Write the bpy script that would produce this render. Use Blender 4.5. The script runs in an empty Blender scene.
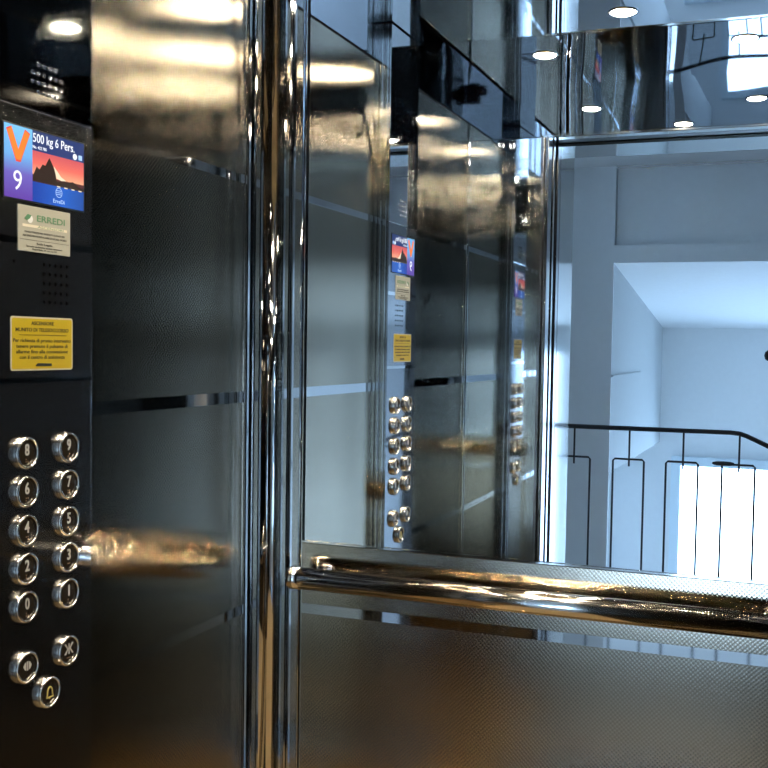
import bpy, bmesh, math
from mathutils import Vector, Matrix

PI = math.pi
scene = bpy.context.scene
COL = scene.collection

# ------------------------------------------------------------------ materials
def new_mat(name):
    m = bpy.data.materials.new(name)
    m.use_nodes = True
    nt = m.node_tree
    return m, nt, nt.nodes, nt.links, nt.nodes['Principled BSDF']

def mat(name, color, metallic=0.0, rough=0.5, emit=None, strength=0.0, spec=None, coat=0.0):
    m, nt, n, l, b = new_mat(name)
    b.inputs['Base Color'].default_value = (*color, 1)
    b.inputs['Metallic'].default_value = metallic
    b.inputs['Roughness'].default_value = rough
    if spec is not None:
        b.inputs['Specular IOR Level'].default_value = spec
    if coat:
        b.inputs['Coat Weight'].default_value = coat
    if emit:
        b.inputs['Emission Color'].default_value = (*emit, 1)
        b.inputs['Emission Strength'].default_value = strength
    return m

def wavy_steel(name, color, rough, scale, strength, dist):
    m, nt, n, l, b = new_mat(name)
    b.inputs['Base Color'].default_value = (*color, 1)
    b.inputs['Metallic'].default_value = 1
    b.inputs['Roughness'].default_value = rough
    tc = n.new('ShaderNodeTexCoord')
    no = n.new('ShaderNodeTexNoise'); no.inputs['Scale'].default_value = scale
    no.inputs['Detail'].default_value = 0.0
    bp = n.new('ShaderNodeBump'); bp.inputs['Strength'].default_value = strength
    bp.inputs['Distance'].default_value = dist
    l.new(tc.outputs['Object'], no.inputs['Vector'])
    l.new(no.outputs['Fac'], bp.inputs['Height'])
    l.new(bp.outputs['Normal'], b.inputs['Normal'])
    return m

def embossed_steel(name, color, rough, aniso, pitch, strength):
    """stainless sheet with a fine pressed diagonal dot pattern"""
    m, nt, n, l, b = new_mat(name)
    n.remove(b)
    b = n.new('ShaderNodeBsdfAnisotropic'); b.distribution = 'BECKMANN'
    b.inputs['Color'].default_value = (*color, 1)
    b.inputs['Roughness'].default_value = rough
    b.inputs['Anisotropy'].default_value = aniso
    l.new(b.outputs[0], n['Material Output'].inputs['Surface'])
    tg = n.new('ShaderNodeTangent'); tg.direction_type = 'RADIAL'; tg.axis = 'Z'
    l.new(tg.outputs['Tangent'], b.inputs['Tangent'])
    geo = n.new('ShaderNodeNewGeometry')
    sep = n.new('ShaderNodeSeparateXYZ'); l.new(geo.outputs['Position'], sep.inputs[0])
    k = 2*PI/pitch
    def math_node(op, a, bb=None, val=None):
        q = n.new('ShaderNodeMath'); q.operation = op
        l.new(a, q.inputs[0])
        if bb is not None: l.new(bb, q.inputs[1])
        if val is not None: q.inputs[1].default_value = val
        return q.outputs[0]
    h = math_node('ADD', sep.outputs['X'], sep.outputs['Y'])
    hx = math_node('MULTIPLY', h, val=k)
    zz = math_node('MULTIPLY', sep.outputs['Z'], val=k)
    a = math_node('SINE', hx)
    c = math_node('SINE', zz)
    ht = math_node('MULTIPLY', a, c)
    bp = n.new('ShaderNodeBump'); bp.inputs['Strength'].default_value = strength
    bp.inputs['Distance'].default_value = 0.00009
    l.new(ht, bp.inputs['Height'])
    l.new(bp.outputs['Normal'], b.inputs['Normal'])
    # the raised dots are coloured a little brighter than the ground between them
    mr = n.new('ShaderNodeMapRange'); mr.inputs['From Min'].default_value = -1; mr.inputs['From Max'].default_value = 1
    l.new(ht, mr.inputs['Value'])
    mx = n.new('ShaderNodeMix'); mx.data_type = 'RGBA'
    mx.inputs['A'].default_value = (*[c*0.80 for c in color], 1); mx.inputs['B'].default_value = (*[min(1, c*1.18) for c in color], 1)
    l.new(mr.outputs['Result'], mx.inputs['Factor']); l.new(mx.outputs['Result'], b.inputs['Color'])
    return m

def two_lobe(name, color, r1, r2, f):
    """satin steel: a clear reflection under a soft haze"""
    m, nt, n, l, b = new_mat(name)
    n.remove(b)
    mx = n.new('ShaderNodeMixShader'); mx.inputs[0].default_value = f
    for k, r in ((1, r1), (2, r2)):
        g = n.new('ShaderNodeBsdfAnisotropic'); g.distribution = 'GGX'
        g.inputs['Color'].default_value = (*color, 1); g.inputs['Roughness'].default_value = r
        l.new(g.outputs[0], mx.inputs[k])
    l.new(mx.outputs[0], n['Material Output'].inputs['Surface'])
    return m

def painted(name, color, scale=30.0):
    m, nt, n, l, b = new_mat(name)
    b.inputs['Roughness'].default_value = 0.7
    tc = n.new('ShaderNodeTexCoord')
    no = n.new('ShaderNodeTexNoise'); no.inputs['Scale'].default_value = scale
    no.inputs['Detail'].default_value = 4
    mx = n.new('ShaderNodeMix'); mx.data_type = 'RGBA'
    mx.inputs['A'].default_value = (*[c*0.96 for c in color], 1)
    mx.inputs['B'].default_value = (*[min(1, c*1.03) for c in color], 1)
    l.new(tc.outputs['Object'], no.inputs['Vector'])
    l.new(no.outputs['Fac'], mx.inputs['Factor'])
    l.new(mx.outputs['Result'], b.inputs['Base Color'])
    bp = n.new('ShaderNodeBump'); bp.inputs['Strength'].default_value = 0.1
    bp.inputs['Distance'].default_value = 0.002
    l.new(no.outputs['Fac'], bp.inputs['Height']); l.new(bp.outputs['Normal'], b.inputs['Normal'])
    return m

def ramp_screen(name, stops, axis, lo, hi, strength):
    """a lit screen area whose picture is a vertical blend of colours"""
    m, nt, n, l, b = new_mat(name)
    geo = n.new('ShaderNodeNewGeometry')
    sep = n.new('ShaderNodeSeparateXYZ'); l.new(geo.outputs['Position'], sep.inputs[0])
    mr = n.new('ShaderNodeMapRange'); mr.inputs['From Min'].default_value = lo; mr.inputs['From Max'].default_value = hi
    l.new(sep.outputs[axis], mr.inputs['Value'])
    r = n.new('ShaderNodeValToRGB')
    els = r.color_ramp.elements
    els[0].position, els[0].color = stops[0][0], (*stops[0][1], 1)
    els[1].position, els[1].color = stops[-1][0], (*stops[-1][1], 1)
    for p, c in stops[1:-1]:
        e = els.new(p); e.color = (*c, 1)
    l.new(mr.outputs['Result'], r.inputs['Fac'])
    b.inputs['Base Color'].default_value = (0.01, 0.01, 0.01, 1)
    b.inputs['Roughness'].default_value = 0.25
    l.new(r.outputs['Color'], b.inputs['Emission Color'])
    b.inputs['Emission Strength'].default_value = strength
    return m

WARM = (1.0, 0.80, 0.50)
DAY = (0.47, 0.70, 1.0)
M = {
 'linen': embossed_steel('embossed_stainless', (0.50, 0.43, 0.335), 0.19, -0.5, 0.0078, 0.32),
 'linen_darkened': embossed_steel('embossed_steel_darkened', (0.07, 0.066, 0.06), 0.18, -0.52, 0.0078, 0.32),  # darkened copy of the embossed steel, so the unseen right wall reflects dark
 'polish_darkened': mat('polished_steel_darkened', (0.10, 0.10, 0.10), 1, 0.04),  # bands and frieze of the right wall, darkened likewise
 'polish': mat('polished_stainless', (0.62, 0.61, 0.60), 1, 0.035),
 'wavy': wavy_steel('wavy_polished_stainless', (0.46, 0.47, 0.49), 0.015, 3.5, 0.5, 0.005),
 'ceil': wavy_steel('polished_ceiling_steel', (0.50, 0.51, 0.53), 0.012, 2.0, 0.25, 0.006),
 'return': mat('satin_mirror_stainless', (0.52, 0.54, 0.56), 1, 0.04),
 'satin': two_lobe('satin_dark_stainless', (0.46, 0.46, 0.47), 0.045, 0.30, 0.20),
 'leaf': mat('grey_door_leaf', (0.36, 0.365, 0.38), 1, 0.16),
 'chrome': mat('chrome', (0.66, 0.65, 0.63), 1, 0.06),
 'frieze': mat('polished_frieze_steel', (0.40, 0.41, 0.43), 1, 0.03),
 'post': mat('polished_post_steel', (0.60, 0.60, 0.59), 1, 0.05),
 'rail': mat('brushed_rail_steel', (0.76, 0.735, 0.69), 1, 0.14),
 'bezel': mat('nickel_bezel', (0.74, 0.70, 0.62), 1, 0.22),
 'mirror': mat('mirror_glass', (0.84, 0.87, 0.88), 1, 0.0),
 'black': mat('black_gap', (0.006, 0.006, 0.007), 0, 0.5),
 'hole': mat('dark_hole', (0.001, 0.001, 0.001), 0, 1.0, spec=0.0),
 'btn': mat('smoked_button_face', (0.035, 0.028, 0.02), 0.3, 0.18),
 'numeral': mat('pale_numeral', (0.62, 0.60, 0.54), 0.2, 0.4),
 'braille': mat('dull_brass_dots', (0.28, 0.18, 0.10), 0.6, 0.4),
 'gold': mat('yellow_symbol', (0.72, 0.56, 0.16), 0.1, 0.4),
 'lamp': mat('lamp_lens', (1, 1, 1), 0, 0.4, (1.0, 0.88, 0.69), 130.0),
 'cream': mat('cream_plate', (0.46, 0.45, 0.37), 0, 0.35),
 'creamlight': mat('pale_band', (0.85, 0.78, 0.62), 0, 0.35),
 'green': mat('green_print', (0.10, 0.26, 0.13), 0, 0.5),
 'print': mat('black_print', (0.02, 0.02, 0.015), 0, 0.5),
 'white_print': mat('white_print', (0.85, 0.85, 0.82), 0, 0.5),
 'yellow': mat('yellow_sticker', (0.54, 0.40, 0.015), 0, 0.4),
 'stickedge': mat('pale_sticker_border', (0.58, 0.53, 0.38), 0, 0.4),
 'iron': mat('dark_iron_paint', (0.012, 0.013, 0.018), 0.2, 0.4),
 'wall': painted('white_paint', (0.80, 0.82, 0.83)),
 'wall_shaded': painted('shaded_paint', (0.42, 0.45, 0.46)),  # white wall paint darkened, shade put into the colour
 'tile': painted('landing_stone', (0.44, 0.43, 0.41), 60),
 'lam': painted('brown_vinyl_floor', (0.44, 0.31, 0.15), 18),
 'jamb': mat('painted_steel_portal', (0.50, 0.50, 0.48), 1, 0.09),
 'blocker_dark': mat('dark_blocker', (0.045, 0.025, 0.014), 0, 0.4),  # dark surface of the added light-blocking door
 'frame': mat('pale_window_frame', (0.70, 0.80, 0.86), 0, 0.5),
 'pane': mat('daylit_pane', (0.8, 0.9, 1), 0, 0.3, DAY, 10.0),
 'plastic': mat('black_plastic', (0.01, 0.01, 0.011), 0, 0.4),
 'scr_w': mat('screen_white', (0.01,)*3, 0, 0.3, (0.95, 0.97, 1.0), 0.95),
 'scr_navy': mat('screen_navy', (0.01,)*3, 0, 0.3, (0.012, 0.035, 0.16), 0.9),
 'scr_orange': mat('screen_orange', (0.01,)*3, 0, 0.3, (0.95, 0.22, 0.03), 0.95),
 'scr_edge': mat('screen_red', (0.01,)*3, 0, 0.3, (0.80, 0.06, 0.05), 0.9),
 'scr_dark': mat('screen_dark', (0.01,)*3, 0, 0.3, (0.03, 0.015, 0.01), 0.8),
 'scr_cream': mat('screen_cream', (0.01,)*3, 0, 0.3, (0.95, 0.80, 0.55), 0.85),
 'scr_pale': mat('screen_pale_blue', (0.01,)*3, 0, 0.3, (0.45, 0.65, 0.95), 0.9),
}

# ------------------------------------------------------------------ helpers
def world_loc(o):
    v = Vector(o.location)
    while o.parent:
        o = o.parent; v += Vector(o.location)
    return v

def link(o, parent=None):
    COL.objects.link(o)
    if parent: o.parent = parent
    return o

def obj(name, bm, m, parent=None, loc=None, smooth=False):
    """bm holds world coordinates; the origin goes to loc (default: the lowest middle point)"""
    me = bpy.data.meshes.new(name)
    vs = [v.co for v in bm.verts]
    if loc is None:
        if parent is not None:
            loc = world_loc(parent)
        else:
            xs = [v.x for v in vs]; ys = [v.y for v in vs]; zs = [v.z for v in vs]
            loc = Vector(((min(xs)+max(xs))/2, (min(ys)+max(ys))/2, min(zs)))
    loc = Vector(loc)
    bmesh.ops.translate(bm, verts=bm.verts, vec=-loc)
    if smooth is True:
        for f in bm.faces: f.smooth = True
    bm.to_mesh(me); bm.free()
    ms = m if isinstance(m, (list, tuple)) else [m]
    for q in ms: me.materials.append(q)
    o = bpy.data.objects.new(name, me)
    link(o, parent)
    o.location = loc - (world_loc(parent) if parent else Vector())
    return o

def empty(name, loc, parent=None):
    o = bpy.data.objects.new(name, None); o.empty_display_size = 0.05
    link(o, parent); o.location = Vector(loc) - (world_loc(parent) if parent else Vector())
    return o

def tag(o, label, cat, group=None):
    o['label'] = label; o['category'] = cat
    if group: o['group'] = group
    return o

def struct(o):
    o['kind'] = 'structure'; return o

def add_box(bm, x0, x1, y0, y1, z0, z1, bevel=0.0, seg=2):
    r = bmesh.ops.create_cube(bm, size=1)
    vs = r['verts']
    bmesh.ops.scale(bm, verts=vs, vec=(x1-x0, y1-y0, z1-z0))
    bmesh.ops.translate(bm, verts=vs, vec=((x0+x1)/2, (y0+y1)/2, (z0+z1)/2))
    if bevel > 0:
        es = list({e for v in vs for e in v.link_edges})
        bmesh.ops.bevel(bm, geom=es, offset=bevel, segments=seg, profile=0.5, affect='EDGES')

def box(*a, **k):
    bm = bmesh.new(); add_box(bm, *a, **k); return bm

def add_extrude(bm, pts, fn, h0, h1, smooth_ids=()):
    """closed polygon pts (2d) pushed from h0 to h1; fn(a, b, h) gives the world point"""
    lo = [bm.verts.new(fn(a, b, h0)) for a, b in pts]
    hi = [bm.verts.new(fn(a, b, h1)) for a, b in pts]
    n = len(pts)
    for i in range(n):
        f = bm.faces.new((lo[i], lo[(i+1) % n], hi[(i+1) % n], hi[i]))
        if i in smooth_ids: f.smooth = True
    bm.faces.new(list(reversed(lo))); bm.faces.new(hi)
    bmesh.ops.recalc_face_normals(bm, faces=bm.faces)

def add_tube(bm, path, r, n=12, caps=True):
    path = [Vector(p) for p in path]
    rings = []
    for i, p in enumerate(path):
        t = (path[min(i+1, len(path)-1)] - path[max(i-1, 0)]).normalized()
        ref = Vector((0, 0, 1)) if abs(t.z) < 0.9 else Vector((0, 1, 0))
        if i == 0: u = t.cross(ref).normalized()
        else: u = (u - t*u.dot(t)).normalized()
        w = t.cross(u)
        rings.append([bm.verts.new(p + u*(r*math.cos(2*PI*k/n)) + w*(r*math.sin(2*PI*k/n))) for k in range(n)])
    for a, b in zip(rings, rings[1:]):
        for k in range(n):
            f = bm.faces.new((a[k], a[(k+1) % n], b[(k+1) % n], b[k])); f.smooth = True
    if caps:
        bm.faces.new(list(reversed(rings[0]))); bm.faces.new(rings[-1])
    bmesh.ops.recalc_face_normals(bm, faces=bm.faces)

def add_lathe(bm, prof, fn, n=32, smooth=True, knurl=None):
    """prof: (radius, height) list; fn(a, b, h) -> world"""
    rings = []
    for j, (r, h) in enumerate(prof):
        if r < 1e-7:
            rings.append([bm.verts.new(fn(0, 0, h))]); continue
        ring = []
        for k in range(n):
            rr = r
            if knurl and j in knurl and k % 2: rr = r*0.965
            ring.append(bm.verts.new(fn(rr*math.cos(2*PI*k/n), rr*math.sin(2*PI*k/n), h)))
        rings.append(ring)
    for a, b in zip(rings, rings[1:]):
        for k in range(n):
            if len(a) == 1 and len(b) == 1: continue
            if len(a) == 1: f = bm.faces.new((a[0], b[(k+1) % n], b[k]))
            elif len(b) == 1: f = bm.faces.new((a[k], a[(k+1) % n], b[0]))
            else: f = bm.faces.new((a[k], a[(k+1) % n], b[(k+1) % n], b[k]))
            f.smooth = smooth
    bmesh.ops.recalc_face_normals(bm, faces=bm.faces)

# frame of the left wall seen from inside: a runs to the back (+y), b up, h out of the wall (+x)
def on_left(y0, z0, x0):
    return lambda a, b, h: Vector((x0+h, y0+a, z0+b))

def text_bm(body, size, fn, depth=0.0004, width=None, align='CENTER', bold=0.0):
    cu = bpy.data.curves.new('lettering', 'FONT')
    cu.body = body; cu.size = 1.0; cu.align_x = align; cu.align_y = 'CENTER'
    cu.extrude = 0.5; cu.offset = bold; cu.resolution_u = 3
    o = bpy.data.objects.new('lettering', cu); COL.objects.link(o)
    dg = bpy.context.evaluated_depsgraph_get(); dg.update()
    me = bpy.data.meshes.new_from_object(o.evaluated_get(dg))
    bm = bmesh.new(); bm.from_mesh(me)
    bpy.data.objects.remove(o); bpy.data.curves.remove(cu); bpy.data.meshes.remove(me)
    xs = [v.co.x for v in bm.verts]
    w = max(xs) - min(xs)
    sx = size if width is None else width / w
    for v in bm.verts:
        v.co = fn(v.co.x*sx, v.co.y*size, (v.co.z+0.5)*depth)
    return bm

# ------------------------------------------------------------------ sizes (metres)
XL, XR = -0.978, 0.10          # cabin side walls (panel faces)
YF, YB = 0.5234, 1.766         # cabin front and mirror
ZC = 2.17                      # cabin ceiling
ZD = 2.022                     # underside of the header over the doorway
ZP = 2.074                     # top of the wall panels
JL, JR = -0.727, 0.0          # cabin doorway
BANDS = ((1.6935, 1.7085), (1.290, 1.3105), (0.8915, 0.909))
COP0, COP1, COPX = 1.022, 1.2146, -0.95

# ------------------------------------------------------------------ cabin shell
fl = struct(obj('floor', box(XL-0.05, XR+0.05, YF-0.09, YB+0.05, -0.05, 0.0), M['lam']))
ce = struct(obj('ceiling', box(XL-0.05, XR+0.05, YF-0.03, YB+0.05, ZC, ZC+0.03), M['ceil']))

def panel_with_bands(wall, mk, name='panel', bands=BANDS, face='linen', shine='polish'):
    """mk(z0, z1, out) makes a bevelled box; the face is pressed steel, the bands bare polish"""
    p = obj(name, mk(0.03, ZP, 0.0), M[face], wall)
    for z0, z1 in bands:
        obj('polished_band', mk(z0, z1, 0.0006), M[shine], p)
    return p

wl = struct(obj('wall_left', box(XL-0.06, XL-0.022, YF-0.03, YB+0.05, 0, ZC), M['black']))
for y0, y1 in ((YF+0.008, COP0-0.005), (COP1+0.007, 1.690)):
    panel_with_bands(wl, lambda z0, z1, o, y0=y0, y1=y1: box(XL-0.022, XL+o, y0-o, y1+o, z0, z1, bevel=0.0015 if o == 0 else 0))
obj('frieze', box(XL-0.022, XL-0.004, YF, YB, ZP+0.008, ZC), M['frieze'], wl)

wr = struct(obj('wall_right', box(XR+0.022, XR+0.06, YF-0.03, YB+0.05, 0, ZC), M['black']))
for y0, y1 in ((YF+0.004, 1.11), (1.115, 1.700)):
    panel_with_bands(wr, lambda z0, z1, o, y0=y0, y1=y1: box(XR-o, XR+0.022, y0-o, y1+o, z0, z1, bevel=0.0015 if o == 0 else 0), face='linen_darkened', shine='polish_darkened')
obj('frieze', box(XR+0.004, XR+0.022, YF, YB, ZP+0.008, ZC), M['polish_darkened'], wr)

wb = struct(obj('wall_back', box(XL-0.06, XR+0.06, YB+0.012, YB+0.05, 0, ZC), M['black']))
pb = obj('panel', box(-0.9045, XR-0.07, YB-0.002, YB+0.012, 0.03, 1.0205, bevel=0.001), M['linen'], wb)
obj('polished_band', box(-0.9046, XR-0.0699, YB-0.0026, YB, 0.885, 0.904), M['polish'], pb)
obj('frieze', box(XL, XR, YB-0.002, YB+0.012, 2.150, ZC), M['polish'], wb)

mir = tag(obj('wall_mirror', box(-0.888, XR-0.08, YB, YB+0.012, 1.0255, 2.148), M['mirror']),
          'tall clear mirror covering the upper back wall above the handrail', 'mirror')
obj('bottom_edge', box(-0.893, XR-0.075, YB-0.003, YB+0.012, 1.0205, 1.0255, bevel=0.001), M['chrome'], mir)

# corner posts: a stack of beads, a half-round post and flat strips
def corner_profile():
    pts = [(-1.0, 1.692), (-0.982, 1.692), (-0.9795, 1.6905), (-0.976, 1.6905), (-0.9745, 1.693), (-0.9745, 1.700), (-0.984, 1.7035),
           (-0.984, 1.708), (-0.9665, 1.706), (-0.965, 1.7045), (-0.957, 1.7045), (-0.9555, 1.706), (-0.9555, 1.713)]
    # shallow convex cover strip turned towards the cabin, then flat strips and the mirror frame
    sm = []
    pts.append((-0.975, 1.728))
    A, B, R = Vector((-0.9717, 1.7300)), Vector((-0.9580, 1.7482)), 0.047
    ch = B-A; nrm = Vector((ch.y, -ch.x)).normalized()
    c0 = (A+B)/2 - nrm*math.sqrt(R*R-(ch.length/2)**2)
    a0 = math.atan2((A-c0).y, (A-c0).x); a1 = math.atan2((B-c0).y, (B-c0).x)
    for i in range(17):
        sm.append(len(pts)); a = a0+(a1-a0)*i/16
        pts.append((c0.x+R*math.cos(a), c0.y+R*math.sin(a)))
    p0, p1, p2 = Vector((-0.9580, 1.7482)), Vector((-0.9507, 1.7540)), Vector((-0.9462, 1.7540))
    for i in range(1, 12):
        t = i/12; q = p0*(1-t)**2 + p1*2*t*(1-t) + p2*t*t
        sm.append(len(pts)); pts.append((q.x, q.y))
    pts += [(-0.9462, 1.7540), (-0.9225, 1.7540), (-0.9220, 1.7515), (-0.9205, 1.7505), (-0.9190, 1.7515), (-0.9185, 1.7640),
            (-0.9145, 1.7640), (-0.9140, 1.7620), (-0.9010, 1.7620), (-0.8995, 1.7595), (-0.8975, 1.7590), (-0.8955, 1.7595), (-0.8945, 1.7630), (-0.8920, 1.7630),
            (-0.8920, 1.7780), (-1.0, 1.7780)]
    return pts, sm
pts, sm = corner_profile()
bm = bmesh.new(); add_extrude(bm, pts, lambda a, b, h: Vector((a, b, h)), 0.0, ZC, sm)
struct(obj('trim_1', bm, M['post']))
mid = (XL+XR)/2
bm = bmesh.new(); add_extrude(bm, [(2*mid-a, b) for a, b in pts], lambda a, b, h: Vector((a, b, h)), 0.0, ZC, sm)
struct(obj('trim_2', bm, M['post']))

# front: return panel left of the doorway, header above it, slim return on the right
wf = struct(obj('wall_front', box(XL-0.06, JL-0.024, YF-0.03, YF-0.012, 0, ZC), M['black']))
bm = bmesh.new()
add_extrude(bm, [(XL-0.022, YF-0.011), (JL-0.024, YF-0.015), (JL-0.024, YF-0.0040), (XL-0.022, YF)], lambda a, b, h: Vector((a, b, h)), 0.0, ZD-0.002)
obj('return_panel', bm, M['return'], wf)
obj('corner_bead', box(XL-0.001, XL+0.007, YF-0.002, YF+0.007, 0.0, ZD-0.002, bevel=0.0025, seg=4), M['chrome'], wf)
obj('header', box(XL-0.022, XR+0.022, YF-0.012, YF, ZD, ZC), M['wavy'], wf)
obj('return_panel', box(JR+0.01, XR+0.022, YF-0.012, YF, 0.0, ZD-0.002), M['return'], wf)

dr = struct(obj('door_1', box(JL-0.024, JL-0.014, YF-0.035, YF+0.003, 0, ZD+0.004, bevel=0.002), M['leaf']))
obj('frame_strip', box(JL-0.011, JL, YF-0.040, YF+0.003, 0, ZD+0.002, bevel=0.002), M['leaf'], dr)
obj('frame_groove', box(JL-0.0145, JL-0.0105, YF-0.035, YF-0.006, 0, ZD+0.002), M['black'], dr)   # cabin door frame
obj('header_strip', box(JL-0.024, JR+0.01, YF-0.035, YF+0.003, ZD-0.004, ZD+0.005, bevel=0.002), M['chrome'], dr)
obj('frame_strip', box(JR+0.002, JR+0.010, YF-0.035, YF+0.004, 0, ZD+0.004, bevel=0.002), M['chrome'], dr)
for k, (x, y0, y1, mm) in enumerate(((JL-0.004, 0.468, 0.484, 'leaf'), (JL-0.002, 0.430, 0.452, 'leaf'), (JL-0.012, 0.395, 0.425, 'black'), (JL-0.004, 0.350, 0.385, 'leaf'), (JL-0.006, 0.318, 0.340, 'jamb'))):  # the black entry is the dark gap between leaves, filled in black
    obj('door_leaf', box(x-0.02, x, y0, y1, 0, ZD+0.02, bevel=0.002), M[mm], dr)
obj('door_track', box(JL-0.05, JR+0.05, 0.31, YF-0.036, ZD+0.022, ZD+0.05), M['black'], dr)
obj('sill', box(JL-0.05, JR+0.05, 0.10, YF-0.091, -0.05, -0.002), M['satin'], dr)

# ------------------------------------------------------------------ ceiling spots
SPOTS = [((-0.668, 0.839), 'warm round ceiling spotlight nearest the control panel and doorway'),
         ((-0.416, 1.127), 'warm round ceiling spotlight in the middle of the cabin ceiling'),
         ((-0.164, 0.839), 'warm round ceiling spotlight by the doorway away from the control panel'),
         ((-0.668, 1.415), 'warm round ceiling spotlight near the rounded corner post beside the mirror'),
         ((-0.164, 1.415), 'warm round ceiling spotlight near the mirror and the right-hand wall')]
def make_spot():
    root = empty('ceiling_light', (0, 0, 0))
    fn = lambda a, b, h: Vector((a, b, h))
    bm = bmesh.new(); add_lathe(bm, [(0.028, 0.0), (0.0285, -0.002), (0.031, -0.0028), (0.034, -0.0018), (0.035, 0.0)], fn, 40)
    obj('ring', bm, M['chrome'], root)
    bm = bmesh.new(); add_lathe(bm, [(0.0, -0.0068), (0.008, -0.0066), (0.015, -0.0058), (0.022, -0.0042), (0.0278, -0.0018)], fn, 40)
    obj('lens', bm, M['lamp'], root)
    la = bpy.data.lights.new('spot_beam', 'SPOT')
    la.energy = 11; la.color = (1.0, 0.87, 0.68); la.spot_size = math.radians(105); la.spot_blend = 0.6; la.shadow_soft_size = 0.02
    lo = bpy.data.objects.new('spot_beam', la); link(lo, root); lo.location = (0, 0, -0.014)
    return root
sp0 = make_spot()
for i, ((x, y), lab) in enumerate(SPOTS):
    if i == 0: r = sp0
    else:
        r = sp0.copy(); COL.objects.link(r)
        for ch in list(sp0.children):
            c = ch.copy(); COL.objects.link(c); c.parent = r
    r.location = (x, y, ZC)
    tag(r, lab, 'ceiling light', 'spotlights in the cabin ceiling')

# ------------------------------------------------------------------ handrail
RY, RZ, RR = 1.711, 0.965, 0.0205
hr = tag(empty('handrail', (-0.42, YB-0.002, RZ-RR)), 'round brushed steel handrail across the back wall under the mirror', 'handrail')
X0, X1 = -0.866, -0.01
bm = bmesh.new(); add_tube(bm, [(X0, RY, RZ), (X1, RY, RZ)], RR, 40); obj('rail_tube', bm, M['rail'], hr)
for s, xe in ((-1, X0), (1, X1)):
    bm = bmesh.new()
    add_lathe(bm, [(0.0, 0.0235), (0.0185, 0.0232), (0.0205, 0.0222), (0.0214, 0.020), (0.0214, 0.0), (0.0, 0.0)],
              lambda a, b, h, s=s, xe=xe: Vector((xe+s*h, RY+a, RZ+b)), 40)
    obj('end_cap', bm, M['chrome'], hr)
    xb = xe - s*0.024
    bm = bmesh.new(); add_tube(bm, [(xb, RY+0.010, RZ), (xb, YB-0.002, RZ)], 0.009, 20); br = obj('bracket', bm, M['chrome'], hr)
    bm = bmesh.new(); add_lathe(bm, [(0.0, 0.006), (0.02, 0.005), (0.022, 0.0), (0.0, 0.0)], lambda a, b, h, xb=xb: Vector((xb+a, YB-0.002-h, RZ+b)), 32)
    obj('rosette', bm, M['chrome'], br)

# ------------------------------------------------------------------ control panel
cp = tag(empty('control_panel', (XL-0.022, (COP0+COP1)/2, 0.30)),
         'tall dark steel lift control panel with two columns of round buttons', 'control panel')
ZS = 1.698
fp = obj('faceplate', box(XL-0.022, COPX, COP0, COP1, 0.30, ZS, bevel=0.0018), M['satin'], cp)
obj('polished_upper_plate', box(XL-0.022, COPX+0.0003, COP0, COP1, ZS, 2.168, bevel=0.0018), M['polish'], cp)
for z0, z1 in ((1.523, 1.5315), (1.3435, 1.3505)):
    obj('polished_band', box(COPX-0.002, COPX+0.0006, COP0+0.001, COP1-0.001, z0, z1), M['polish'], fp)
for y0, y1, nm in ((COP1, COP1+0.0035, 'side_bead'), (COP0-0.0035, COP0, 'side_bead')):
    obj(nm, box(XL-0.020, XL+0.008, y0, y1, 0.30, 2.168, bevel=0.001), M['chrome'], cp)
    obj(nm, box(XL+0.012, COPX-0.006, y0, y1, 0.30, 2.168, bevel=0.0012), M['chrome'], cp)

def disc_set(name, pts2, r, parent, m, proud=0.0005):
    bm = bmesh.new()
    for y, z in pts2:
        add_lathe(bm, [(0.0, proud), (r, proud), (r*1.02, 0.0)], on_left(y, z, COPX), 10, smooth=False)
    return obj(name, bm, m, parent)
# upper loudspeaker: four staggered rows of drilled holes with bright rims
def hole_grid(name, pts2, r, rim):
    bm = bmesh.new()
    for y, z in pts2:
        add_lathe(bm, [(0.0, 0.0004), (r, 0.0004)], on_left(y, z, COPX), 12, smooth=False)
    g = obj(name, bm, M['hole'], cp)
    if rim:
        bm = bmesh.new()
        for y, z in pts2:
            add_lathe(bm, [(r*0.95, 0.0003), (r*1.0, 0.0010), (r*1.3, 0.0010), (r*1.38, 0.0003)], on_left(y, z, COPX), 14)
        obj('hole_rims', bm, M['chrome'], g)
    return g
st = 0.0110
pts2 = [(1.1056+st*i, 1.7577) for i in range(4)] + [(1.0944+st*i, 1.7460) for i in range(6)] + \
       [(1.0942+st*i, 1.7343) for i in range(6)] + [(1.1050+st*i, 1.7225) for i in range(4)]
hole_grid('speaker_grille', pts2, 0.0021, True)
pts2 = [(1.1153+0.01135*i, 1.4994-0.0124*j) for i in range(5) for j in range(5)]
hole_grid('intercom_grille', pts2, 0.0021, False)
hole_grid('microphone_hole', [(1.0599, 1.4995)], 0.0021, False)

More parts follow.
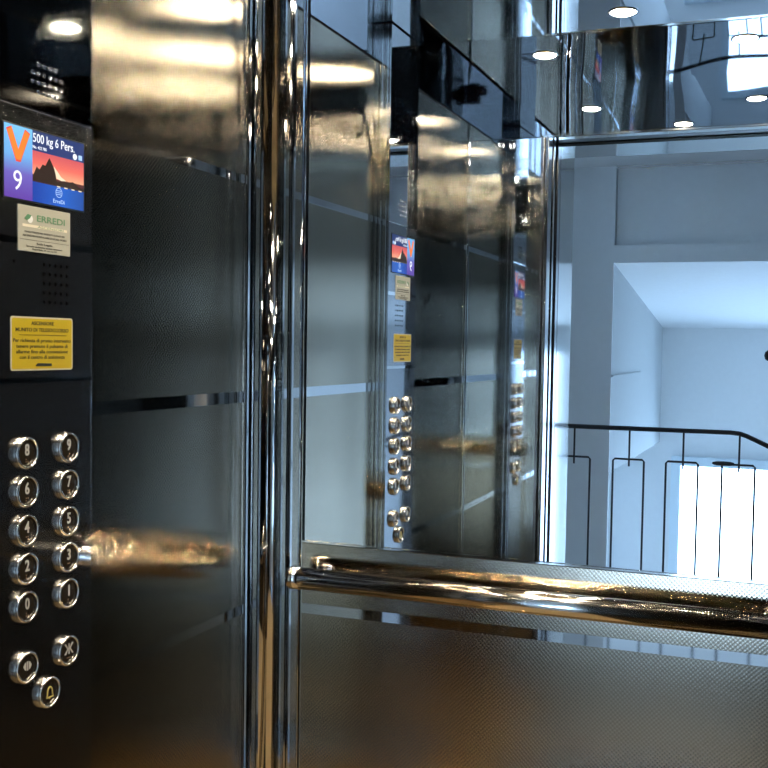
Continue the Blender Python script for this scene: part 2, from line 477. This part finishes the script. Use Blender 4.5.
# --- screen
SY0, SY1, SZ0, SZ1 = 1.0425, 1.1945, 1.5795, 1.6712
scr = obj('display_screen', box(COPX-0.001, COPX+0.0012, SY0-0.002, SY1+0.002, SZ0-0.002, SZ1+0.002, bevel=0.0006), M['plastic'], cp)
XS = COPX+0.0013
def srect(name, y0, y1, z0, z1, m, lift=0.0):
    return obj(name, box(XS-0.0003, XS+lift+0.0001, y0, y1, z0, z1), m, scr)
YS = 1.0930
srect('floor_column', SY0, YS, SZ0, SZ1, ramp_screen('screen_blue_violet',
      [(0.0, (0.12, 0.05, 0.36)), (0.35, (0.16, 0.12, 0.50)), (0.6, (0.16, 0.42, 0.80)), (1.0, (0.20, 0.55, 0.95))], 'Z', SZ0, SZ1, 0.9))
srect('title_bar', YS, SY1, 1.6455, SZ1, M['scr_navy'])
srect('sunset_picture', YS, SY1, 1.6055, 1.6455, ramp_screen('screen_sunset',
      [(0.0, (0.05, 0.02, 0.03)), (0.22, (0.10, 0.03, 0.03)), (0.25, (0.90, 0.38, 0.22)), (0.6, (0.85, 0.16, 0.12)), (1.0, (0.62, 0.10, 0.12))], 'Z', 1.6055, 1.6455, 0.9))
srect('logo_bar', YS, SY1, SZ0, 1.6055, ramp_screen('screen_blue',
      [(0.0, (0.01, 0.05, 0.36)), (0.6, (0.02, 0.12, 0.55)), (1.0, (0.02, 0.08, 0.34))], 'Y', YS, SY1, 0.9))
def spoly(name, pts, m, lift):
    bm = bmesh.new(); add_extrude(bm, pts, lambda a, b, h: Vector((XS+h, a, b)), 0.0, lift)
    return obj(name, bm, m, scr)
def chevron(c, w, t, top, bot):
    return [(c-w, top-0.003), (c-w+t*0.75, top+0.001), (c, bot+t*1.25), (c+w-t*0.75, top+0.001), (c+w, top-0.003), (c+0.004, bot), (c-0.004, bot)]
spoly('arrow_outline', chevron(1.0672, 0.0215, 0.0125, 1.6680, 1.6260), M['scr_edge'], 0.0003)
spoly('down_arrow', chevron(1.0672, 0.0200, 0.0105, 1.6665, 1.6285), M['scr_orange'], 0.0005)
obj('floor_digit', text_bm('9', 0.036, on_left(1.0660, 1.6010, XS), 0.0004, bold=-0.005), M['scr_w'], scr)
obj('capacity_text', text_bm('500 kg 6 Pers.', 0.0165, on_left(1.1345, 1.6615, XS), 0.0004, width=0.081), M['scr_w'], scr)
obj('capacity_note', text_bm('No. 422 785', 0.0055, on_left(1.1065, 1.6500, XS), 0.0004, width=0.026), M['scr_w'], scr)
bm = bmesh.new(); add_lathe(bm, [(0.0, 0.0005), (0.0040, 0.0005), (0.0042, 0.0)], on_left(1.1760, 1.6510, XS), 20, smooth=False)
obj('status_dot', bm, M['scr_w'], scr)
srect('status_square', 1.1835, 1.1905, 1.6480, 1.6545, M['scr_pale'], 0.0004)
# a plain waterside skyline: dark pointed roofs and one pale lit roof
spoly('dark_roofs', [(1.0935, 1.6065), (1.0945, 1.6140), (1.101, 1.6255), (1.106, 1.6225), (1.112, 1.6300), (1.117, 1.6290), (1.125, 1.6405),
                     (1.133, 1.6300), (1.137, 1.6215), (1.139, 1.6120), (1.160, 1.6135), (1.172, 1.6160), (1.185, 1.6105), (1.1945, 1.6095), (1.1945, 1.6060)], M['scr_dark'], 0.0003)
spoly('lit_roof', [(1.1335, 1.6310), (1.140, 1.6255), (1.1475, 1.6190), (1.158, 1.6150), (1.148, 1.6140), (1.139, 1.6160)], M['scr_cream'], 0.0005)
for k in range(4):
    y = 1.140 + 0.0145*k
    srect('shore_light', y, y+0.006, 1.6048, 1.6062, M['scr_cream'], 0.0004)
bm = bmesh.new()
add_lathe(bm, [(0.0058, 0.0004), (0.0066, 0.0004)], on_left(1.1435, 1.5975, XS), 28, smooth=False)
for q in (-0.0025, 0.0, 0.0025):
    add_box(bm, XS+0.0001, XS+0.0004, 1.1435-0.005, 1.1435+0.005, 1.5973+q, 1.5980+q)
obj('globe_logo', bm, M['scr_pale'], scr)
obj('maker_text', text_bm('ErreDi', 0.0075, on_left(1.1435, 1.5855, XS), 0.0004, width=0.022), M['scr_pale'], scr)

# --- push buttons
def bpoly(name, polys, m, parent, y, z, h0, h1):
    bm = bmesh.new()
    for pts in polys:
        add_extrude(bm, pts, lambda a, b, h: Vector((COPX+h, y+a, z+b)), h0, h1)
    return obj(name, bm, m, parent, loc=(COPX, y, z))
FACE = 0.0062
proto = {}
def make_button(y, z, key, lab):
    loc = Vector((COPX, y, z))
    if not proto:
        bm = bmesh.new()
        add_lathe(bm, [(0.0, FACE), (0.0120, FACE-0.0002), (0.0165, FACE-0.0010), (0.0172, 0.0)], on_left(y, z, COPX), 40)
        b = obj('push_button', bm, M['btn'], cp, loc=loc)
        bm = bmesh.new()
        add_lathe(bm, [(0.0172, 0.0), (0.0172, FACE), (0.0178, FACE+0.0022), (0.0192, FACE+0.0026), (0.0206, FACE+0.0016), (0.0214, FACE-0.0006), (0.0214, 0.0012), (0.0210, 0.0)],
                  on_left(y, z, COPX), 72, knurl=(3, 4, 5, 6))
        obj('bezel', bm, M['bezel'], b, loc=loc)
        proto['b'] = b
    else:
        b = proto['b'].copy(); COL.objects.link(b); b.parent = cp
        for ch in [c for c in proto['b'].children if c.name.startswith('bezel')]:
            c = ch.copy(); COL.objects.link(c); c.parent = b
    b.location = loc - world_loc(cp)
    b['label'] = lab
    h0, h1 = FACE-0.0012, FACE+0.0006
    if key.isdigit():
        fn = on_left(y, z+0.0035, COPX)
        obj('numeral', text_bm(key, 0.0205, lambda a, bb, h: fn(a*0.80, bb, h), 0.0007, bold=0.02), M['numeral'], b, loc=loc).location.x += FACE-0.0003
        dots = {'0': '1011', '1': '1000', '2': '1010', '3': '1100', '4': '1101', '5': '1001', '6': '1110', '7': '1111', '8': '1011', '9': '0110'}[key]
        spots = [(-0.0016+0.0032*(i % 2), -0.0082-0.0032*(i//2)) for i in range(4) if dots[i] == '1']
    elif key == 'open':
        bpoly('open_symbol', [[(-0.0009, -0.006), (0.0009, -0.006), (0.0009, 0.006), (-0.0009, 0.006)],
                              [(-0.0026, -0.0050), (-0.0026, 0.0050), (-0.0042, 0.0050), (-0.0074, 0.0)  , (-0.0042, -0.0050)],
                              [(0.0026, -0.0050), (0.0042, -0.0050), (0.0074, 0.0), (0.0042, 0.0050), (0.0026, 0.0050)]], M['numeral'], b, y, z+0.002, h0, h1)
        spots = []
    elif key == 'close':
        t = 0.0012
        polys = [[(-t*0.7, -0.0075), (t*0.7, -0.0075), (t*0.7, 0.0075), (-t*0.7, 0.0075)]]
        for s in (-1, 1):
            for q in (-1, 1):
                polys.append([(s*0.0012, 0.0), (s*0.0066, q*0.0078), (s*0.0088, q*0.0070), (s*0.0030, 0.0)])
        bpoly('close_symbol', polys, M['numeral'], b, y, z+0.003, h0, h1)
        spots = [(-0.003, -0.0095), (0.0, -0.0095), (0.003, -0.0095)]
    else:
        outer = [(-0.0066, -0.0066), (-0.0050, -0.0030), (-0.0044, 0.0030), (-0.0022, 0.0066), (0.0, 0.0074), (0.0022, 0.0066), (0.0044, 0.0030), (0.0050, -0.0030), (0.0066, -0.0066)]
        bm = bmesh.new()
        add_tube(bm, [(COPX+FACE+0.0002, y+a, z+bb) for a, bb in outer+[outer[0]]], 0.0010, 8)
        add_lathe(bm, [(0.0, 0.0008), (0.0014, 0.0)], on_left(y, z-0.0082, COPX+FACE), 12)
        obj('bell_symbol', bm, M['gold'], b, loc=loc)
        spots = []
    if spots:
        bm = bmesh.new()
        for a, bb in spots:
            add_lathe(bm, [(0.0, 0.0007), (0.0008, 0.0005), (0.0011, 0.0)], on_left(y+a, z+bb, COPX+FACE-0.0004), 8)
        obj('braille_dots', bm, M['braille'], b, loc=loc)
    return b
CA, CB = 1.0769, 1.1583
rows = [1.4-q for q in (0.1475, 0.198, 0.2488, 0.2993, 0.3495)]
for i, z in enumerate(rows):
    a, b = str(8-2*i), str(9-2*i)
    make_button(CA, z, a, f'round steel button marked {a}, in the column nearer the doorway')
    make_button(CB, z, b, f'round steel button marked {b}, in the column nearer the mirror')
make_button(CA, 0.9703, 'open', 'round steel door-opening button with outward arrows')
make_button(CB, 0.9703, 'close', 'round steel door-closing button with inward arrows')
make_button(1.1195, 0.9240, 'bell', 'round steel alarm button with a yellow bell, lowest of all')

# --- plate and sticker
sg = tag(obj('maker_plate', box(COPX, COPX+0.0012, 1.0672, 1.1668, 1.5140, 1.5730, bevel=0.0004), M['cream']),
         'cream rectangular plate with green heading under the display screen', 'sign')
XG = COPX+0.0012
def gtext(name, s, size, y, z, w, m, bold=0.0):
    return obj(name, text_bm(s, size, on_left(y, z, XG), 0.0003, width=w, bold=bold), m, sg)
obj('pale_band', box(XG-0.0002, XG+0.0002, 1.0745, 1.1600, 1.5455, 1.5490), M['creamlight'], sg)
gtext('heading', 'ERREDI', 0.0115, 1.1285, 1.5580, 0.054, M['green'], 0.01)
gtext('subheading', 'ASCENSORI', 0.0040, 1.1280, 1.5472, 0.050, M['green'])
bm = bmesh.new(); add_lathe(bm, [(0.0, 0.0003), (0.0052, 0.0003)], on_left(1.0885, 1.5560, XG), 20, smooth=False)
obj('emblem', bm, M['white_print'], sg)
bm = bmesh.new(); add_extrude(bm, [(-0.009, -0.002), (-0.003, 0.004), (0.004, 0.003), (0.001, -0.001), (-0.004, -0.004)], on_left(1.0870, 1.5580, XG), 0, 0.0005)
obj('emblem_leaf', bm, M['green'], sg)
gtext('small_print', 'MANUTENZIONE IMPIANTI ELEVATORI', 0.0036, 1.1170, 1.5392, 0.076, M['print'])
gtext('small_print', 'ASCENSORI MONTACARICHI SCALE MOBILI', 0.0036, 1.1170, 1.5345, 0.084, M['print'])
obj('ruled_line', box(XG-0.0002, XG+0.0002, 1.0700, 1.1640, 1.5290, 1.5294), M['print'], sg)
gtext('small_print', 'Sede Legale', 0.0040, 1.1160, 1.5252, 0.030, M['print'])
gtext('small_print', 'Servizio assistenza tecnica ascensori', 0.0034, 1.1160, 1.5210, 0.068, M['print'])
gtext('small_print', 'Reperibile 24 ore su 24', 0.0034, 1.1160, 1.5176, 0.046, M['print'])

def rounded(y0, y1, z0, z1, r, n=5):
    pts = []
    for cy, cz, a0 in ((y1-r, z1-r, 0), (y0+r, z1-r, 90), (y0+r, z0+r, 180), (y1-r, z0+r, 270)):
        for i in range(n+1):
            a = math.radians(a0+90*i/n); pts.append((cy+r*math.cos(a), cz+r*math.sin(a)))
    return pts
bm = bmesh.new(); add_extrude(bm, rounded(1.0538, 1.1725, 1.3595, 1.4297, 0.004), lambda a, b, h: Vector((h, a, b)), COPX, COPX+0.0006)
ys = tag(obj('notice_sticker', bm, M['stickedge']), 'yellow sticker with black Italian emergency-call notice on the control panel', 'sticker')
bm = bmesh.new(); add_extrude(bm, rounded(1.0560, 1.1703, 1.3617, 1.4275, 0.003), lambda a, b, h: Vector((h, a, b)), COPX+0.0005, COPX+0.0008)
obj('yellow_field', bm, M['yellow'], ys)
XY = COPX+0.0008
for nm, s, size, z, w, bo in (('heading', 'ASCENSORE', 0.0068, 1.4212, 0.043, 0.008), ('heading', 'MUNITO DI TELESOCCORSO', 0.0068, 1.4125, 0.101, 0.008),
                         ('notice_text', 'Per richiesta di pronto intervento', 0.0068, 1.3986, 0.110, 0.005),
                         ('notice_text', 'tenere premuto il pulsante di', 0.0068, 1.3912, 0.098, 0.005),
                         ('notice_text', 'allarme fino alla connessione', 0.0068, 1.3840, 0.099, 0.005),
                         ('notice_text', 'con il centro di assistenza', 0.0068, 1.3768, 0.086, 0.005)):
    obj(nm, text_bm(s, size, on_left(1.1128, z, XY), 0.0003, width=w, bold=bo), M['print'], ys)
obj('ruled_line', box(XY-0.0002, XY+0.0003, 1.0690, 1.1590, 1.4056, 1.4062), M['print'], ys)
bm = bmesh.new(); add_extrude(bm, [(-0.0155, -0.0018), (0.0150, -0.0018), (0.0150, 0.0016), (-0.0115, 0.0022), (-0.0155, -0.0002)], on_left(1.1150, 1.3668, XY), 0, 0.0003)
obj('print_mark', bm, M['print'], ys)

# ------------------------------------------------------------------ landing seen behind the camera, in the mirror
PY0, PY1 = 0.10, 0.300        # landing door portal
ZL = 2.034                    # underside of the portal lintel
PX0, PX1 = -0.742, 0.02
dp = struct(obj('door_2', box(PX0-0.05, PX0, PY0, PY1, 0, ZL+0.05), M['jamb']))
obj('lintel', box(PX0, PX1, PY0, PY1, ZL, ZL+0.05), M['jamb'], dp)
obj('jamb', box(PX1, PX1+0.05, PY0, PY1, 0, ZL+0.05), M['jamb'], dp)
LX0, LX1 = -1.60, 2.00
LZ = 2.275
YE, YW, YFAR = -1.16, -1.467, -3.347
ZLOW = -1.40
fw = struct(obj('wall_landing_front', box(LX0, PX0-0.05, PY0+0.002, PY1, 0, LZ), M['wall']))
obj('wall_section', box(PX1+0.05, LX1, PY0+0.002, PY1, 0, LZ), M['wall'], fw)
obj('wall_section', box(PX0-0.05, PX1+0.05, PY0+0.002, PY1, ZL+0.05, LZ), M['wall'], fw)
bm = box(LX0, LX1, YE, PY0, -0.16, 0.0); add_box(bm, 0.62, 1.15, -1.98, YE, -0.16, 0.0)
struct(obj('floor_landing', bm, M['tile']))
struct(obj('ceiling_landing', box(LX0, LX1, YW, PY1, LZ, LZ+0.1), M['wall']))
struct(obj('wall_landing_left', box(LX0, -0.878, YFAR-0.2, YW-0.012, 0.80, LZ), M['wall_shaded']))  # same wall as the pier face, its shade put into the colour
struct(obj('wall_stair_left', box(-1.75, -1.20, YFAR-0.2, YE-0.25, ZLOW, 0.80), M['wall']))
struct(obj('wall_pier', box(LX0, -0.878, YW-0.012, YW, ZLOW, LZ), M['wall']))
struct(obj('wall_landing_end', box(LX0-0.1, LX0, YW-0.1, PY1, -0.16, LZ), M['wall']))
struct(obj('wall_landing_right', box(LX1, LX1+0.1, YFAR-0.2, PY1, ZLOW, LZ), M['wall']))
struct(obj('wall_side_blocker', box(1.05, 1.15, -1.98, PY0, -0.16, LZ), M['wall_shaded']))  # added unseen wall, blocks the bright right end from the left panel's reflections
d3 = struct(obj('blocker_door', box(1.015, 1.05, -1.92, -0.62, 0.0, 2.12, bevel=0.004), M['blocker_dark']))  # added unseen dark door, darkens what the left panel reflects
obj('door_leaf', box(1.005, 1.02, -1.85, -0.69, 0.01, 2.05, bevel=0.003), M['blocker_dark'], d3)  # raised face of the added dark door
struct(obj('wall_far', box(-1.75, LX1, YFAR-0.2, YFAR, ZLOW, LZ), M['wall']))
struct(obj('floor_stairwell', box(-1.75, LX1, YFAR-0.2, YE, ZLOW-0.1, ZLOW), M['tile']))
struct(obj('wall_landing_below', box(-1.75, LX1, YE+0.02, YE+0.1, ZLOW, -0.16), M['wall']))
struct(obj('wall_stair_upper', box(-0.878, LX1, YW-0.20, YW-0.06, 1.90, LZ), M['wall']))
# the flight above: slab edge and sloping soffit
bm = bmesh.new()
add_extrude(bm, [(YW, 1.815), (YW, 1.900), (YW-0.20, 1.900), (YFAR, 1.700), (YFAR, 1.548)], lambda a, b, h: Vector((h, a, b)), -0.878, LX1)
struct(obj('ceiling_stair_soffit', bm, M['wall']))
struct(obj('trim_3', box(-0.878, -0.868, -2.42, YW-0.002, 1.267, 1.275), M['wall_shaded']))

def window(name, y, x0, x1, z0, z1, bars=(), t=0.05):
    bm = bmesh.new()
    for a in ((x0, x0+t, z0, z1), (x1-t, x1, z0, z1), (x0+t, x1-t, z0, z0+t), (x0+t, x1-t, z1-t, z1)):
        add_box(bm, a[0], a[1], y, y+0.05, a[2], a[3], bevel=0.004)
    for b in bars: add_box(bm, b-0.02, b+0.02, y, y+0.045, z0+t, z1-t, bevel=0.004)
    w = struct(obj(name, bm, M['frame']))
    obj('pane', box(x0+t*0.6, x1-t*0.6, y+0.015, y+0.022, z0+t*0.6, z1-t*0.6), M['pane'], w)
    return w
window('window_1', YFAR, -0.795, -0.03, -0.28, 0.715, t=0.06)
window('window_2', YFAR, 0.06, 0.46, -0.28, 1.42)
bm = bmesh.new()
WY0, WY1, WZ0, WZ1 = -3.1, -2.35, -0.9, 0.75
for a in ((WY0, WY0+0.05, WZ0, WZ1), (WY1-0.05, WY1, WZ0, WZ1), (WY0+0.05, WY1-0.05, WZ0, WZ0+0.05), (WY0+0.05, WY1-0.05, WZ1-0.05, WZ1)):
    add_box(bm, LX1-0.05, LX1, a[0], a[1], a[2], a[3], bevel=0.004)
w4 = struct(obj('fill_window', bm, M['frame']))  # added unseen window, brightens the far wall and its reflections
obj('pane', box(LX1-0.022, LX1-0.015, WY0+0.03, WY1-0.03, WZ0+0.03, WZ1-0.03), M['pane'], w4)

# railing on the landing edge
RYL = -1.097
rl = tag(empty('stair_railing', (-0.55, RYL, 0.0)), 'black iron stair railing with slim upside-down U bars on the landing edge', 'railing')
bm = bmesh.new()
add_tube(bm, [(-1.15, RYL, 1.049), (-0.29, RYL, 1.050), (-0.253, RYL, 1.047), (-0.225, RYL, 1.038), (-0.137, RYL, 0.999), (0.55, RYL, 0.70)], 0.0105, 12)
obj('top_rail', bm, M['iron'], rl)
for x in (-0.971, -0.723, -0.488, -0.253):
    bm = bmesh.new(); add_tube(bm, [(x, RYL, 1.048), (x, RYL, 0.880)], 0.0045, 8); obj('hanger', bm, M['iron'], rl)
for x0, x1 in ((-1.035, -0.898), (-0.794, -0.657), (-0.561, -0.424), (-0.323, -0.187), (-0.090, 0.046)):
    bm = bmesh.new(); zt = 0.912
    add_tube(bm, [(x0, RYL, 0.0), (x0, RYL, zt-0.008), (x0+0.008, RYL, zt), (x1-0.008, RYL, zt), (x1, RYL, zt-0.008), (x1, RYL, 0.0)], 0.0048, 8)
    obj('u_bar', bm, M['iron'], rl)
bm = bmesh.new()
add_lathe(bm, [(0.0, -0.048), (0.007, -0.044), (0.012, -0.028), (0.013, 0.0), (0.012, 0.028), (0.007, 0.044), (0.0, 0.048)], lambda a, b, h: Vector((-0.318+h, RYL+a, 0.915+b*0.8)), 16)
obj('clamp', bm, M['iron'], rl)

# the photographer's camera on its stand, its edge showing in the mirror
ct = tag(empty('camera_on_stand', (0.0, -0.05, 0.0)), 'black camera on a stand reflected at the right edge of the mirror', 'camera')
bm = bmesh.new(); add_box(bm, -0.085, 0.075, -0.095, -0.035, 1.355, 1.445, bevel=0.015, seg=4); obj('body', bm, M['plastic'], ct)
bm = bmesh.new(); add_lathe(bm, [(0.0, -0.004), (0.024, -0.004), (0.032, -0.006), (0.033, -0.036), (0.0, -0.036)], lambda a, b, h: Vector((a, h-0.004, 1.4+b)), 32); obj('lens_barrel', bm, M['plastic'], ct)
bm = bmesh.new(); add_lathe(bm, [(0.0, -0.05), (0.012, -0.047), (0.020, -0.035), (0.0225, -0.01), (0.0225, 0.02)], lambda a, b, h: Vector((-0.078+h, -0.065+a, 1.388+b)), 24); obj('hand_grip', bm, M['plastic'], ct)
bm = bmesh.new(); add_tube(bm, [(0.0, -0.065, 1.36), (0.0, -0.065, 0.42)], 0.014, 16); obj('centre_column', bm, M['plastic'], ct)
for k in range(3):
    a = math.radians(30+120*k)
    bm = bmesh.new(); add_tube(bm, [(0.01*math.cos(a), -0.065+0.01*math.sin(a), 0.52), (0.20*math.cos(a), -0.25+0.20*math.sin(a)+0.185, 0.008)], 0.010, 12); obj('leg', bm, M['plastic'], ct)

# ------------------------------------------------------------------ light, camera, render look
w = bpy.data.worlds.new('daylight'); scene.world = w; w.use_nodes = True
bg = w.node_tree.nodes['Background']; bg.inputs[0].default_value = (0.55, 0.75, 1.0, 1); bg.inputs[1].default_value = 0.15

cam = bpy.data.cameras.new('camera'); co = bpy.data.objects.new('camera', cam); COL.objects.link(co)
R_ = Vector((0.93782437, 0.34669194, 0.01703364)); U_ = Vector((-0.03273739, 0.03948954, 0.99868355)); F_ = Vector((-0.34556288, 0.93714741, -0.04838404))
m3 = Matrix((R_, U_, -F_)).transposed()
co.matrix_world = Matrix.Translation((0, 0, 1.4)) @ m3.to_4x4()
cam.sensor_width = 36; cam.lens = 36*1033.76/768
cam.shift_x = (384-423.115)/768; cam.shift_y = (396.254-384)/768
cam.clip_start = 0.002
scene.camera = co

scene.cycles.use_denoising = True
scene.cycles.max_bounces = 16
scene.cycles.glossy_bounces = 14
scene.cycles.diffuse_bounces = 5
scene.cycles.sample_clamp_indirect = 300
scene.cycles.caustics_reflective = True
scene.cycles.blur_glossy = 0.1
vs = scene.view_settings
vs.view_transform = 'Standard'; vs.look = 'None'; vs.gamma = 1; vs.use_curve_mapping = False
vs.exposure = 0.38
